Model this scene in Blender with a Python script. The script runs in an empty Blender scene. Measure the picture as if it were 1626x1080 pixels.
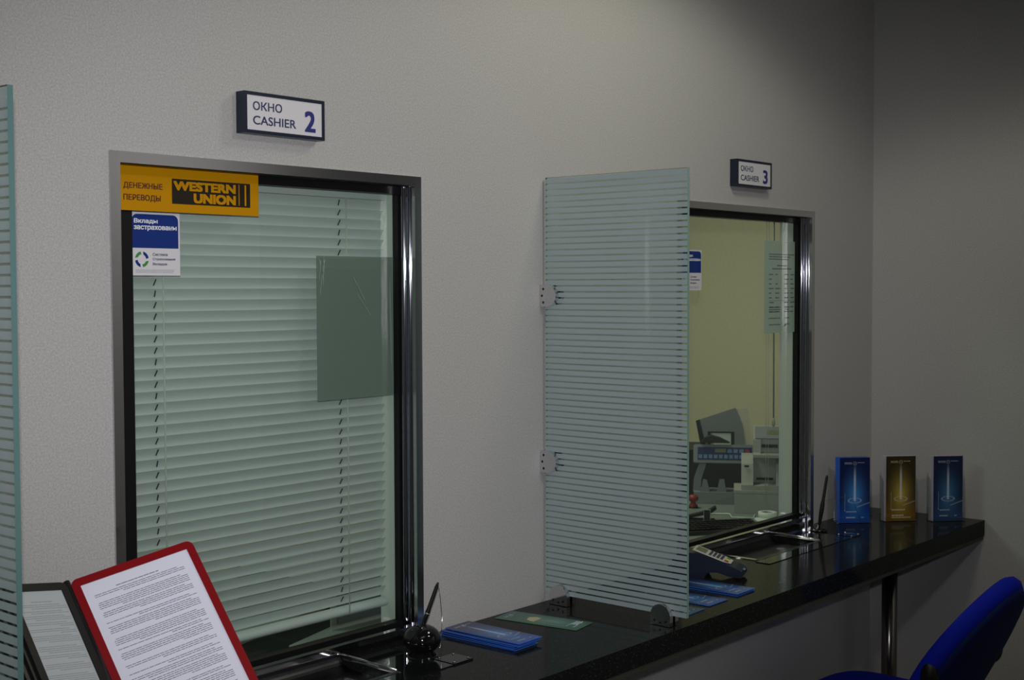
import bpy, bmesh, math, random
from mathutils import Vector, Matrix
PI = math.pi
random.seed(7)
C = bpy.context.scene.collection
scene = bpy.context.scene

# ------------------------------------------------------------------ camera, world, lights, exposure
def vec(*a): return Vector(a)
F_PX, YAW, PITCH, ROLL = 2084.73, 0.71169, -0.03955, -0.00351
CAM = Vector((0.0, -2.0, 1.7576))
fw = Vector((math.cos(YAW)*math.cos(PITCH), math.sin(YAW)*math.cos(PITCH), math.sin(PITCH)))
r0 = Vector((math.sin(YAW), -math.cos(YAW), 0)); u0 = r0.cross(fw)
cr, sr = math.cos(ROLL), math.sin(ROLL)
rt, up = cr*r0+sr*u0, -sr*r0+cr*u0
cam_d = bpy.data.cameras.new('camera'); cam = bpy.data.objects.new('camera', cam_d); C.objects.link(cam)
cam.matrix_world = Matrix(((rt.x, up.x, -fw.x, CAM.x), (rt.y, up.y, -fw.y, CAM.y), (rt.z, up.z, -fw.z, CAM.z), (0, 0, 0, 1)))
cam_d.sensor_width = 22.2; cam_d.lens = F_PX*22.2/1626; cam_d.clip_start = 0.05
cam_d.dof.use_dof = True; cam_d.dof.focus_distance = 2.75; cam_d.dof.aperture_fstop = 14
scene.camera = cam

world = bpy.data.worlds.new('world'); scene.world = world; world.use_nodes = True
world.node_tree.nodes['Background'].inputs[0].default_value = (0.8, 0.85, 1, 1)
world.node_tree.nodes['Background'].inputs[1].default_value = 0.0

def area(name, loc, target, sx, sy, power, color):
    d = bpy.data.lights.new(name, 'AREA'); d.shape = 'RECTANGLE'; d.size = sx; d.size_y = sy
    d.energy = power; d.color = color
    o = bpy.data.objects.new(name, d); C.objects.link(o); o.location = loc
    o.rotation_euler = (Vector(target)-Vector(loc)).to_track_quat('-Z', 'Y').to_euler()
    return o
def spot(name, loc, target, power, color, angle, blend, radius):
    d = bpy.data.lights.new(name, 'SPOT'); d.energy = power; d.color = color
    d.spot_size = math.radians(angle); d.spot_blend = blend; d.shadow_soft_size = radius
    o = bpy.data.objects.new(name, d); C.objects.link(o); o.location = loc
    o.rotation_euler = (Vector(target)-Vector(loc)).to_track_quat('-Z', 'Y').to_euler()
    return o
# the camera's own built-in flash, the bank's ceiling lamps (one of them added for reflections), the lamps of the teller room
spot('camera_flash', CAM+Vector((0, 0, .09)), CAM+Vector((0, 0, .09))+fw*3-rt*.27-up*.04, 116, (1.0, .98, .995), 59.5, 1.0, .02)
spot('ceiling_downlight', (2.62, -.80, 2.98), (2.62, -.80, 0), 28, (1.0, .985, .76), 146, .25, .2)
spot('ceiling_downlight', (2.25, -2.0, 2.98), (2.25, -2.0, 0), 34, (1.0, .98, .92), 172, .3, .12)
area('unseen_ceiling_lamp', (.6, -1.6, 2.96), (.6, -1.6, 0), 1.2, .6, 3, (1.0, .97, .93))
area('unseen_ceiling_lamp', (4.5, -3.7, 2.96), (4.3, -4.6, 1.2), .8, .4, 16, (1.0, .97, .93))  # added out of view: lights the back wall that the window trim reflects
area('teller_lamp', (4.2, 1.5, 2.66), (4.2, 1.5, 0), 1.2, .6, 19, (1.0, .96, .80))
area('teller_lamp', (1.6, 1.3, 2.66), (1.6, 1.3, 0), 1.0, .6, 14, (.95, 1, .92))

vs = scene.view_settings
vs.view_transform = 'Standard'; vs.look = 'None'; vs.exposure = 0.0; vs.gamma = 1.0; vs.use_curve_mapping = False

# ------------------------------------------------------------------ materials
def mat(name, col, rough=.5, metal=0.0, spec=.5, bump=None, coat=0.0, trans=0.0):
    m = bpy.data.materials.new(name); m.use_nodes = True
    b = m.node_tree.nodes['Principled BSDF']
    b.inputs['Base Color'].default_value = (*col, 1); b.inputs['Roughness'].default_value = rough
    b.inputs['Metallic'].default_value = metal; b.inputs['Specular IOR Level'].default_value = spec
    b.inputs['Coat Weight'].default_value = coat
    if bump:
        scale, strength, dist = bump
        t = m.node_tree; tc = t.nodes.new('ShaderNodeTexCoord'); n = t.nodes.new('ShaderNodeTexNoise'); bp = t.nodes.new('ShaderNodeBump')
        n.inputs['Scale'].default_value = scale; n.inputs['Detail'].default_value = 3
        bp.inputs['Strength'].default_value = strength; bp.inputs['Distance'].default_value = dist
        t.links.new(tc.outputs['Object'], n.inputs['Vector']); t.links.new(n.outputs['Fac'], bp.inputs['Height']); t.links.new(bp.outputs['Normal'], b.inputs['Normal'])
    return m

class NT:
    """short hand for building node graphs"""
    def __init__(s, m): s.t = m.node_tree; s.m = m
    def n(s, kind, **kw):
        x = s.t.nodes.new(kind)
        for k, v in kw.items(): setattr(x, k, v)
        return x
    def put(s, sock, v):
        if hasattr(v, 'is_linked') or hasattr(v, 'links'): s.t.links.new(v, sock)
        else: sock.default_value = v
    def math(s, op, a, b=0.0, c=None, clamp=False):
        x = s.n('ShaderNodeMath', operation=op); x.use_clamp = clamp
        s.put(x.inputs[0], a); s.put(x.inputs[1], b)
        if c is not None: s.put(x.inputs[2], c)
        return x.outputs[0]
    def mix(s, f, a, b):
        x = s.n('ShaderNodeMix', data_type='RGBA')
        s.put(x.inputs[0], f); s.put(x.inputs[6], a if not isinstance(a, tuple) else (*a, 1)); s.put(x.inputs[7], b if not isinstance(b, tuple) else (*b, 1))
        return x.outputs[2]
    def schlick(s, f0=.037):
        ge = s.n('ShaderNodeNewGeometry'); dt = s.n('ShaderNodeVectorMath', operation='DOT_PRODUCT')
        s.t.links.new(ge.outputs['Incoming'], dt.inputs[0]); s.t.links.new(ge.outputs['Normal'], dt.inputs[1])
        k = s.math('SUBTRACT', 1.0, s.math('ABSOLUTE', dt.outputs['Value']), clamp=True)
        return s.math('MULTIPLY_ADD', s.math('POWER', k, 5.0), 1-f0, f0)
    def xyz(s):
        tc = s.n('ShaderNodeTexCoord'); sp = s.n('ShaderNodeSeparateXYZ'); s.t.links.new(tc.outputs['Object'], sp.inputs[0])
        return sp.outputs[0], sp.outputs[1], sp.outputs[2], tc.outputs['Object']

def wall_mat(name, a, b, scale, strength):
    m = mat(name, a, .75, spec=.25); g = NT(m); bs = m.node_tree.nodes['Principled BSDF']
    _, _, _, co = g.xyz()
    n = g.n('ShaderNodeTexNoise'); n.inputs['Scale'].default_value = scale; n.inputs['Detail'].default_value = 4; n.inputs['Roughness'].default_value = .7
    g.t.links.new(co, n.inputs['Vector'])
    f = g.math('MULTIPLY_ADD', n.outputs['Fac'], 2.6, -.8, True)
    g.t.links.new(g.mix(f, b, a), bs.inputs['Base Color'])
    bp = g.n('ShaderNodeBump'); bp.inputs['Strength'].default_value = strength; bp.inputs['Distance'].default_value = .0015
    g.t.links.new(n.outputs['Fac'], bp.inputs['Height']); g.t.links.new(bp.outputs['Normal'], bs.inputs['Normal'])
    return m

def glass_mat(name, tint, refl=1.0, rough=0.0):
    m = bpy.data.materials.new(name); m.use_nodes = True; t = m.node_tree; t.nodes.clear()
    g = NT(m); out = g.n('ShaderNodeOutputMaterial'); tr = g.n('ShaderNodeBsdfTransparent'); gl = g.n('ShaderNodeBsdfGlossy'); mx = g.n('ShaderNodeMixShader')
    tr.inputs[0].default_value = (*tint, 1); gl.inputs['Roughness'].default_value = rough
    t.links.new(g.math('MULTIPLY', g.schlick(), refl), mx.inputs[0]); t.links.new(tr.outputs[0], mx.inputs[1]); t.links.new(gl.outputs[0], mx.inputs[2]); t.links.new(mx.outputs[0], out.inputs[0])
    return m

def thin_paper_mat(name, col, thru, clear=0.0):
    m = bpy.data.materials.new(name); m.use_nodes = True; t = m.node_tree; t.nodes.clear(); g = NT(m)
    out = g.n('ShaderNodeOutputMaterial'); a = g.n('ShaderNodeBsdfDiffuse'); b = g.n('ShaderNodeBsdfTranslucent'); mx = g.n('ShaderNodeMixShader')
    a.inputs[0].default_value = (*col, 1); b.inputs[0].default_value = (*col, 1); mx.inputs[0].default_value = thru
    t.links.new(a.outputs[0], mx.inputs[1]); t.links.new(b.outputs[0], mx.inputs[2])
    tr = g.n('ShaderNodeBsdfTransparent'); m2 = g.n('ShaderNodeMixShader'); m2.inputs[0].default_value = clear
    t.links.new(mx.outputs[0], m2.inputs[1]); t.links.new(tr.outputs[0], m2.inputs[2]); t.links.new(m2.outputs[0], out.inputs[0])
    return m

def striped_glass_mat(name, z0, pitch, gap):
    """glass with sandblasted horizontal bands: frosted band, thin clear gap"""
    m = bpy.data.materials.new(name); m.use_nodes = True; t = m.node_tree; t.nodes.clear(); g = NT(m)
    out = g.n('ShaderNodeOutputMaterial'); tr = g.n('ShaderNodeBsdfTransparent'); gl = g.n('ShaderNodeBsdfGlossy')
    tr.inputs[0].default_value = (.82, .9, .86, 1); gl.inputs['Roughness'].default_value = .02
    df = g.n('ShaderNodeBsdfDiffuse'); tl = g.n('ShaderNodeBsdfTranslucent'); fm = g.n('ShaderNodeMixShader'); frost = g.n('ShaderNodeMixShader')
    df.inputs[0].default_value = (.56, .69, .735, 1); tl.inputs[0].default_value = (.55, .68, .66, 1); fm.inputs[0].default_value = .38
    t.links.new(df.outputs[0], fm.inputs[1]); t.links.new(tl.outputs[0], fm.inputs[2])
    frost.inputs[0].default_value = .9
    t.links.new(tr.outputs[0], frost.inputs[1]); t.links.new(fm.outputs[0], frost.inputs[2])
    _, _, z, _ = g.xyz()
    k = g.math('FRACT', g.math('DIVIDE', g.math('SUBTRACT', z, z0), pitch))
    band = g.math('LESS_THAN', k, 1-gap/pitch)
    sw = g.n('ShaderNodeMixShader'); t.links.new(band, sw.inputs[0]); t.links.new(tr.outputs[0], sw.inputs[1]); t.links.new(frost.outputs[0], sw.inputs[2])
    top = g.n('ShaderNodeMixShader'); t.links.new(g.math('MULTIPLY', g.schlick(), .8), top.inputs[0]); t.links.new(sw.outputs[0], top.inputs[1]); t.links.new(gl.outputs[0], top.inputs[2])
    t.links.new(top.outputs[0], out.inputs[0])
    return m

def granite_mat(name):
    m = mat(name, (.012, .013, .013), .10, spec=.05); g = NT(m); b = m.node_tree.nodes['Principled BSDF']
    _, _, _, co = g.xyz()
    v = g.n('ShaderNodeTexVoronoi'); v.inputs['Scale'].default_value = 420; g.t.links.new(co, v.inputs['Vector'])
    n = g.n('ShaderNodeTexNoise'); n.inputs['Scale'].default_value = 240; n.inputs['Detail'].default_value = 3; g.t.links.new(co, n.inputs['Vector'])
    sp = g.n('ShaderNodeSeparateColor'); g.t.links.new(v.outputs['Color'], sp.inputs[0])
    fleck = g.math('MULTIPLY', g.math('GREATER_THAN', sp.outputs[0], .93), g.math('LESS_THAN', v.outputs['Distance'], .45))
    base = g.mix(n.outputs['Fac'], (.004, .0045, .0045), (.018, .020, .019))
    g.t.links.new(g.mix(fleck, base, (.065, .07, .07)), b.inputs['Base Color'])
    return m

def leaflet_mat(name, bright, mid, dark, pillar=True, w=.1, h=.21):
    """printed leaflet: dark top, bright pool of colour with a pale pillar and ripple ring"""
    m = mat(name, mid, .25, spec=.5, coat=.3); g = NT(m); b = m.node_tree.nodes['Principled BSDF']
    x, y, z, _ = g.xyz()
    dx = g.math('DIVIDE', x, .036); dz = g.math('DIVIDE', g.math('SUBTRACT', z, .085), .075)
    d = g.math('SQRT', g.math('ADD', g.math('MULTIPLY', dx, dx), g.math('MULTIPLY', dz, dz)))
    low = g.math('MULTIPLY_ADD', z, -12.0, .9, True)              # plain mid colour towards the foot
    glow = g.math('SUBTRACT', 1.0, g.math('MULTIPLY', d, .62), clamp=True); glow = g.math('MULTIPLY', g.math('MULTIPLY', glow, glow), 1.15, clamp=True)
    c = g.mix(low, dark, mid); c = g.mix(glow, c, bright)
    if pillar:
        pw = g.math('SUBTRACT', 1.0, g.math('ABSOLUTE', g.math('DIVIDE', x, .0052)), clamp=True)
        pz = g.math('MULTIPLY', g.math('GREATER_THAN', z, .07), g.math('MULTIPLY_ADD', z, -22.0, 4.1, True))
        c = g.mix(g.math('MULTIPLY', g.math('MULTIPLY', pw, pz), .75), c, (.75, .8, .85))
        ex = g.math('DIVIDE', x, .023); ez = g.math('DIVIDE', g.math('SUBTRACT', z, .072), .0085)
        e = g.math('SQRT', g.math('ADD', g.math('MULTIPLY', ex, ex), g.math('MULTIPLY', ez, ez)))
        ring = g.math('SUBTRACT', 1.0, g.math('MULTIPLY', g.math('ABSOLUTE', g.math('SUBTRACT', e, .9)), 6.0), clamp=True)
        c = g.mix(g.math('MULTIPLY', ring, .5), c, (.7, .75, .8))
        sw = g.math('SUBTRACT', z, g.math('MULTIPLY_ADD', x, .35, .048))
        s2 = g.math('MULTIPLY', g.math('SUBTRACT', 1.0, g.math('MULTIPLY', g.math('ABSOLUTE', sw), 420.0), clamp=True), g.math('GREATER_THAN', x, .008))
        c = g.mix(g.math('MULTIPLY', s2, .4), c, (.7, .75, .8))
    g.t.links.new(c, b.inputs['Base Color'])
    return m

M = {}
M['wall'] = wall_mat('wall_plaster', (.62, .612, .612), (.40, .394, .394), 300, .8)
M['wall_in'] = wall_mat('teller_wallpaper', (.66, .64, .44), (.58, .56, .38), 90, .2)
M['white_wall'] = mat('jamb_paint', (.62, .66, .6), .6)
M['ceiling'] = mat('ceiling_paint', (.55, .545, .53), .8)
M['dark_wall'] = mat('dark_for_reflection', (.02, .02, .024), .5)  # unseen wall coloured dark for its reflection in the trim
M['floor'] = mat('floor_stone', (.035, .033, .032), .4, bump=(8, .1, .002))
M['granite'] = granite_mat('black_granite')
M['board'] = mat('chipboard', (.05, .05, .035), .7)
M['chrome'] = mat('chrome', (.72, .72, .74), .09, 1.0)
M['polished'] = mat('polished_steel', (.62, .62, .63), .18, 1.0)
M['reveal'] = mat('dark_polished_steel', (.40, .40, .48), .05, 1.0)
M['steel'] = mat('brushed_steel', (.24, .225, .20), .2, 1.0)
M['tray'] = mat('tray_steel', (.09, .088, .10), .32, 1.0)
M['stamp'] = mat('stamp_red', (.24, .025, .025), .5)
M['black'] = mat('black_rubber', (.006, .006, .007), .45, spec=.3)
M['black_gloss'] = mat('black_gloss', (.005, .005, .006), .06, spec=.6)
M['pad'] = mat('black_polished_glass', (.008, .01, .01), .03, spec=.6)
M['navy'] = mat('navy_plastic', (.008, .014, .035), .35)
M['plate'] = mat('sign_white', (.74, .73, .78), .4)
M['ink_blue'] = mat('ink_blue', (.02, .025, .2), .5)
M['ink_navy'] = mat('ink_navy', (.025, .03, .12), .5)
M['ink'] = mat('ink_grey', (.16, .16, .2), .6)
M['ink_soft'] = mat('ink_pale', (.34, .36, .4), .6)
M['ink_brown'] = mat('ink_dark_brown', (.10, .02, .005), .5)
M['ink_black'] = mat('ink_black', (.012, .008, .004), .4)
M['yellow'] = mat('yellow_plastic', (.56, .26, .001), .4, spec=.15)
M['paper'] = mat('paper_white', (.80, .81, .97), .55)
M['paper_grey'] = mat('paper_grey', (.52, .56, .60), .5)
M['paper_green'] = mat('paper_greenish', (.60, .68, .62), .6)
M['paper_back'] = thin_paper_mat('paper_back', (.31, .365, .335), .2, .3)
M['crease_glint'] = mat('sleeve_crease_glint', (.5, .56, .53), .15, spec=.8)  # whitish colour stands in for glints along the film's creases
M['paper_thin'] = thin_paper_mat('paper_thin', (.74, .80, .76), .4)
M['film'] = glass_mat('clear_film', (.97, .98, .98), 1.6, .05)
M['sticker_blue'] = mat('sticker_blue', (.008, .034, .215), .45, spec=.25)
M['white_print'] = mat('white_print', (.8, .82, .88), .5)
M['logo_green'] = mat('logo_green', (.06, .26, .06), .5)
M['red'] = mat('red_plastic', (.24, .004, .008), .38, spec=.2)
M['black_plastic'] = mat('black_plastic', (.012, .011, .013), .35, spec=.25)
M['slat'] = mat('blind_white', (.62, .65, .655), .42, spec=.4)
M['cord'] = mat('cord_white', (.6, .62, .56), .7)
M['slot'] = mat('cord_slot', (.03, .035, .033), .7)
M['glass'] = glass_mat('window_glass', (.905, .95, .925), .8)
M['acrylic'] = glass_mat('acrylic', (.95, .97, .97), 1.3)
M['edge'] = mat('glass_edge_green', (.11, .21, .21), .15, spec=.5)
M['edge_pale'] = mat('glass_edge_pale', (.22, .34, .31), .2, spec=.6)
M['clear'] = glass_mat('clear_back_face', (.93, .97, .95), .6)
PZ0, PZ1 = 1.0245, 2.020
M['striped'] = striped_glass_mat('striped_frosted_glass', PZ0, (PZ1-PZ0)/70, .0034)
M['lf_blue'] = leaflet_mat('leaflet_blue', (.05, .27, .72), (.015, .09, .52), (.002, .008, .08))
M['lf_gold'] = leaflet_mat('leaflet_gold', (.52, .38, .06), (.24, .12, .01), (.03, .02, .004))
M['lf_steel'] = leaflet_mat('leaflet_steel_blue', (.05, .19, .40), (.03, .07, .22), (.002, .010, .055))
M['lf_green'] = leaflet_mat('leaflet_green', (.16, .34, .26), (.03, .13, .05), (.02, .11, .08), pillar=False)
M['lf_teal'] = leaflet_mat('leaflet_teal', (.05, .20, .33), (.02, .07, .16), (.01, .03, .08))
M['ed_blue'] = mat('leaflet_edge_blue', (.04, .16, .66), .4)
M['ed_white'] = mat('leaflet_edge_white', (.55, .52, .6), .4)
M['ed_green'] = mat('leaflet_edge_green', (.12, .26, .15), .4)
M['gold_print'] = mat('gold_print', (.62, .56, .32), .5)
M['print_grey'] = mat('print_grey', (.36, .42, .52), .5)
M['print_gold'] = mat('print_pale_gold', (.55, .48, .3), .5)
M['fabric'] = mat('blue_fabric', (.002, .012, .42), .8, spec=.2, bump=(900, .25, .001))
M['shell'] = mat('dark_blue_fabric', (.003, .010, .08), .8, spec=.2, bump=(900, .2, .001))
M['term'] = mat('terminal_navy', (.008, .014, .032), .32)
M['term_face'] = mat('terminal_face', (.62, .62, .60), .4)
M['lcd'] = mat('lcd_olive', (.16, .18, .10), .3)
M['key_dark'] = mat('key_dark', (.03, .035, .07), .4)
M['key_green'] = mat('key_green', (.02, .35, .08), .4)
M['key_yellow'] = mat('key_yellow', (.75, .6, .05), .4)
M['key_red'] = mat('key_red', (.30, .03, .06), .4)
M['office'] = mat('office_plastic', (.33, .355, .315), .45)
M['office_grey'] = mat('office_grey', (.19, .215, .22), .45)
M['office_dark'] = mat('office_dark', (.012, .016, .015), .5)
M['panel_navy'] = mat('panel_navy', (.012, .03, .10), .4)
M['key_blue'] = mat('key_blue', (.12, .20, .32), .4)
M['desk'] = mat('desk_laminate', (.19, .23, .20), .4)
M['cream'] = mat('cream_card', (.55, .53, .40), .6)

# ------------------------------------------------------------------ mesh helpers
def box(bm, x0, x1, y0, y1, z0, z1, mi=0, T=None):
    vs_ = [bm.verts.new((x, y, z)) for z in (z0, z1) for y in (y0, y1) for x in (x0, x1)]
    if T is not None:
        for v in vs_: v.co = T @ v.co
    fs = [bm.faces.new([vs_[i] for i in q]) for q in ((0, 2, 3, 1), (4, 5, 7, 6), (0, 1, 5, 4), (2, 6, 7, 3), (0, 4, 6, 2), (1, 3, 7, 5))]
    for f in fs: f.material_index = mi
    return fs
def prism(bm, pts, axis, a, b, mi=0, T=None):
    """extrude a closed 2D outline along axis (x: pts are y,z; y: pts are x,z; z: pts are x,y)"""
    def P(p, t): return {'x': (t, p[0], p[1]), 'y': (p[0], t, p[1]), 'z': (p[0], p[1], t)}[axis]
    A = [bm.verts.new(P(p, a)) for p in pts]; B = [bm.verts.new(P(p, b)) for p in pts]
    if T is not None:
        for v in A+B: v.co = T @ v.co
    n = len(pts); fs = [bm.faces.new(A[::-1]), bm.faces.new(B)]
    for i in range(n): fs.append(bm.faces.new((A[i], A[(i+1) % n], B[(i+1) % n], B[i])))
    for f in fs: f.material_index = mi
    return fs
def lathe(bm, prof, seg=32, c=(0, 0, 0), T=None, smooth=True):
    rings = []
    for r, z in prof:
        if r < 1e-6: rings.append([bm.verts.new((c[0], c[1], c[2]+z))])
        else: rings.append([bm.verts.new((c[0]+r*math.cos(2*PI*i/seg), c[1]+r*math.sin(2*PI*i/seg), c[2]+z)) for i in range(seg)])
    if T is not None:
        for rg in rings:
            for v in rg: v.co = T @ v.co
    for a, b in zip(rings, rings[1:]):
        for i in range(seg):
            j = (i+1) % seg
            if len(a) == 1 and len(b) == 1: continue
            if len(a) == 1: f = bm.faces.new((a[0], b[j], b[i]))
            elif len(b) == 1: f = bm.faces.new((a[i], a[j], b[0]))
            else: f = bm.faces.new((a[i], a[j], b[j], b[i]))
            f.smooth = smooth
def tube(bm, pts, rad, seg=10, cap=True):
    pts = [Vector(p) for p in pts]; rads = rad if isinstance(rad, (list, tuple)) else [rad]*len(pts)
    rings = []
    for i, p in enumerate(pts):
        d = (pts[min(i+1, len(pts)-1)]-pts[max(i-1, 0)]).normalized()
        a = d.cross(Vector((0, 0, 1)) if abs(d.z) < .95 else Vector((1, 0, 0))).normalized(); b = d.cross(a)
        rings.append([bm.verts.new(p+rads[i]*(math.cos(2*PI*k/seg)*a+math.sin(2*PI*k/seg)*b)) for k in range(seg)])
    for A, B in zip(rings, rings[1:]):
        for k in range(seg):
            f = bm.faces.new((A[k], A[(k+1) % seg], B[(k+1) % seg], B[k])); f.smooth = True
    if cap: bm.faces.new(rings[0][::-1]); bm.faces.new(rings[-1])
def bevel(bm, w, seg=2):
    es = [e for e in bm.edges if len(e.link_faces) == 2 and e.calc_face_angle(0) > .6]
    bmesh.ops.bevel(bm, geom=es, offset=w, segments=seg, affect='EDGES', profile=.5)
def BM(): return bmesh.new()
def obj(name, bm, mats, parent=None, loc=None, kind=None, smooth=False):
    bmesh.ops.recalc_face_normals(bm, faces=bm.faces)
    me = bpy.data.meshes.new(name); bm.to_mesh(me); bm.free()
    for m in (mats if isinstance(mats, (list, tuple)) else [mats]): me.materials.append(M[m])
    o = bpy.data.objects.new(name, me); C.objects.link(o)
    if parent: o.parent = parent
    if loc: o.location = loc
    if kind: o['kind'] = kind
    if smooth:
        for p in me.polygons: p.use_smooth = True
    return o
def thing(name, label, cat, loc=(0, 0, 0), rot=(0, 0, 0), group=None, kind=None):
    o = bpy.data.objects.new(name, None); C.objects.link(o); o.empty_display_size = .05
    o.location = loc; o.rotation_euler = rot
    if kind: o['kind'] = kind
    if label: o['label'] = label; o['category'] = cat
    if group: o['group'] = group
    return o
def tag(o, label, cat, group=None):
    o['label'] = label; o['category'] = cat
    if group: o['group'] = group
    return o
def copy_tree(o, parent=None):
    c = o.copy(); C.objects.link(c)
    if parent: c.parent = parent
    for ch in list(o.children): copy_tree(ch, c)
    return c
def text_bm(bm, s, x, y, z, w, h, bold=0.0, T=None):
    """flat printed lettering in the x-z plane facing -y; lower left corner x, z; fitted to w by h; bold = extra stroke width as a share of h"""
    cu = bpy.data.curves.new('lettering', 'FONT'); cu.body = s; cu.size = 1; cu.fill_mode = 'FRONT'; cu.resolution_u = 4
    to = bpy.data.objects.new('lettering', cu); C.objects.link(to); bpy.context.view_layer.update()
    dg = bpy.context.evaluated_depsgraph_get(); me = bpy.data.meshes.new_from_object(to.evaluated_get(dg))
    bpy.data.objects.remove(to); bpy.data.curves.remove(cu)
    xs = [v.co.x for v in me.vertices]; ys = [v.co.y for v in me.vertices]
    x0, x1, y0, y1 = min(xs), max(xs), min(ys), max(ys); b = bold*h
    m = 2 if h < .008 else 3 if bold < .1 else 6
    steps = [(0, 0)] if not bold else [(p/(m-1), q/(m-1)) for p in range(m) for q in range(m)]
    co = [v.co.copy() for v in me.vertices]; n = 0
    for p, q in steps:
        for pl in me.polygons:               # glyph outlines overlap: every face gets its own hair of depth
            n += 1; vv = []
            for i in pl.vertices:
                c = Vector((x+b*p+(co[i].x-x0)/(x1-x0)*(w-b), y-.0003-n*3e-8, z+.7*b*q+(co[i].y-y0)/(y1-y0)*(h-.7*b)))
                vv.append(bm.verts.new(T @ c if T is not None else c))
            bm.faces.new(vv)
    bpy.data.meshes.remove(me)
def dashes(bm, x0, x1, z, h, y, rng, wmin=.004, wmax=.014, gap=.0016, T=None, t=.0002):
    """one line of unreadable print as a row of word-long dashes"""
    x = x0
    while x < x1-.002:
        w = min(rng.uniform(wmin, wmax), x1-x)
        box(bm, x, x+w, y-t, y, z, z+h, T=T); x += w+gap

# ------------------------------------------------------------------ the room
ZC = 1.0                                  # counter height
W2L, W2R, W3L, W3R, WT = 1.2615, 2.0165, 3.0065, 3.785, 1.9965     # outer edges of the two window frames
TR = .0195                                # trim width
XR = 4.2067                               # public side wall
TH = .11                                  # thickness of the teller wall
def wall_cells(bm, xs, zs, holes, y0, y1):
    for i in range(len(xs)-1):
        for k in range(len(zs)-1):
            if (i, k) in holes: continue
            box(bm, xs[i], xs[i+1], y0, y1, zs[k], zs[k+1])
bm = BM()
HB = .948
wall_cells(bm, [-1.6, W2L+.012, W2R-.012, W3L+.012, W3R-.012, 6.0], [0, HB, WT-.012, 3.0], {(1, 1), (3, 1)}, 0, TH)
bmesh.ops.remove_doubles(bm, verts=bm.verts, dist=1e-5)
obj('wall_front', bm, 'wall', kind='structure')
bm = BM(); box(bm, XR, XR+.1, -2.0, 0, 0, 3.0); box(bm, XR+.1, 5.4, -2.0, -1.9, 0, 3.0); bmesh.ops.remove_doubles(bm, verts=bm.verts, dist=1e-5); obj('wall_right', bm, 'wall', kind='structure')
bm = BM(); box(bm, 5.3, 5.4, -4.6, -2.0, 0, 3.0); obj('wall_far_right', bm, 'dark_wall', kind='structure')  # added unseen wall, kept dark so the window trim mirrors darkness
bm = BM(); box(bm, -1.7, -1.6, -4.6, 3.3, 0, 3.0); obj('wall_left', bm, 'wall', kind='structure')
bm = BM(); box(bm, -1.6, 5.4, -4.7, -4.6, 0, 3.0); obj('wall_back', bm, 'wall', kind='structure')
bm = BM(); box(bm, -1.6, 6.1, 3.2, 3.3, 0, 3.0); obj('wall_north', bm, 'wall_in', kind='structure')
bm = BM(); box(bm, 6.0, 6.1, TH, 3.2, 0, 3.0); obj('wall_east', bm, 'wall_in', kind='structure')
bm = BM(); box(bm, -1.7, 6.1, -4.7, 3.3, -.1, 0); obj('floor', bm, 'floor', kind='structure')
bm = BM(); box(bm, -1.7, 6.1, -4.7, 3.3, 3.0, 3.1); obj('ceiling', bm, 'ceiling', kind='structure')

# ------------------------------------------------------------------ windows
def make_window(n, L, R, stile):
    root = bpy.data.objects.new('window_%d' % n, None); C.objects.link(root); root['kind'] = 'structure'
    B = ZC
    # mirror polished face trim, mitred: three sides standing on the counter
    bm = BM()
    a, b = -.005, .004
    for pts in ([(L, B), (L, WT), (L+TR, WT-TR), (L+TR, B)], [(L, WT), (R, WT), (R-TR, WT-TR), (L+TR, WT-TR)], [(R, WT), (R, B), (R-TR, B), (R-TR, WT-TR)]):
        prism(bm, pts, 'y', a, b)
    bevel(bm, .0014, 3); obj('frame_trim', bm, 'polished', root)
    # reveal with two rounded ridges on each side
    bm = BM()
    prof = [(.004, 0), (.004, .0)]
    def ridge(x, s):
        pts = [(x, .004)]
        for c0, c1 in ((.006, .021), (.024, .039)):
            for i in range(17):
                t = i/16; pts.append((x+s*.0058*math.sin(PI*t), c0+(c1-c0)*t))
        pts += [(x, .046), (x-s*.006, .046), (x-s*.006, .004)]
        return pts
    for x, s in ((L+TR-.001, 1), (R-TR+.001, -1)):
        fs = prism(bm, ridge(x, s), 'z', B, WT-TR)
        for f in fs[2:]: f.smooth = True
        bmesh.ops.delete(bm, geom=fs[:2], context='FACES_ONLY')
        obj('side_reveal', bm, 'reveal', root); bm = BM()
    bm.free()
    bm = BM(); box(bm, L+TR-.007, R-TR+.007, .004, .046, WT-TR-.001, WT-TR+.006); obj('top_reveal', bm, 'black', root)
    # black sash around the pane
    xl, xr, zb, zt = L+TR-.006, R-TR+.006, 1.006, WT-TR
    gl, gr, gb, gt = L+TR+stile, R-TR-.006, 1.034, WT-TR-.017
    bm = BM(); y0, y1 = .034, .058
    box(bm, xl, gl, y0, y1, zb, zt); box(bm, gr, xr, .041, y1, zb, zt); box(bm, gl, gr, y0, y1, gt, zt); box(bm, gl, gr, y0, y1, zb, gb)
    obj('sash_frame', bm, 'black', root)
    bm = BM(); box(bm, gl-.004, gr+.004, .043, .048, gb-.004, gt+.004); obj('glass_pane', bm, 'glass', root)
    # sill strip on the room side, over the tray slot
    bm = BM(); box(bm, L+TR, R-TR, -.002, .012, 1.026, 1.0295); box(bm, L+TR, R-TR, .009, .012, 1.012, 1.026); obj('sill_strip', bm, 'chrome', root)
    # plastered jambs behind the pane
    for x0, x1 in ((R-.0185, R-.0115), (L+.0115, L+.0185)):
        bm = BM(); box(bm, x0, x1, .060, TH, ZC, WT-.012); obj('inner_jamb', bm, 'white_wall', root)
    return gl, gr, gb, gt
w2 = make_window(1, W2L, W2R, .0475)
w3 = make_window(2, W3L, W3R, .030)

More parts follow.
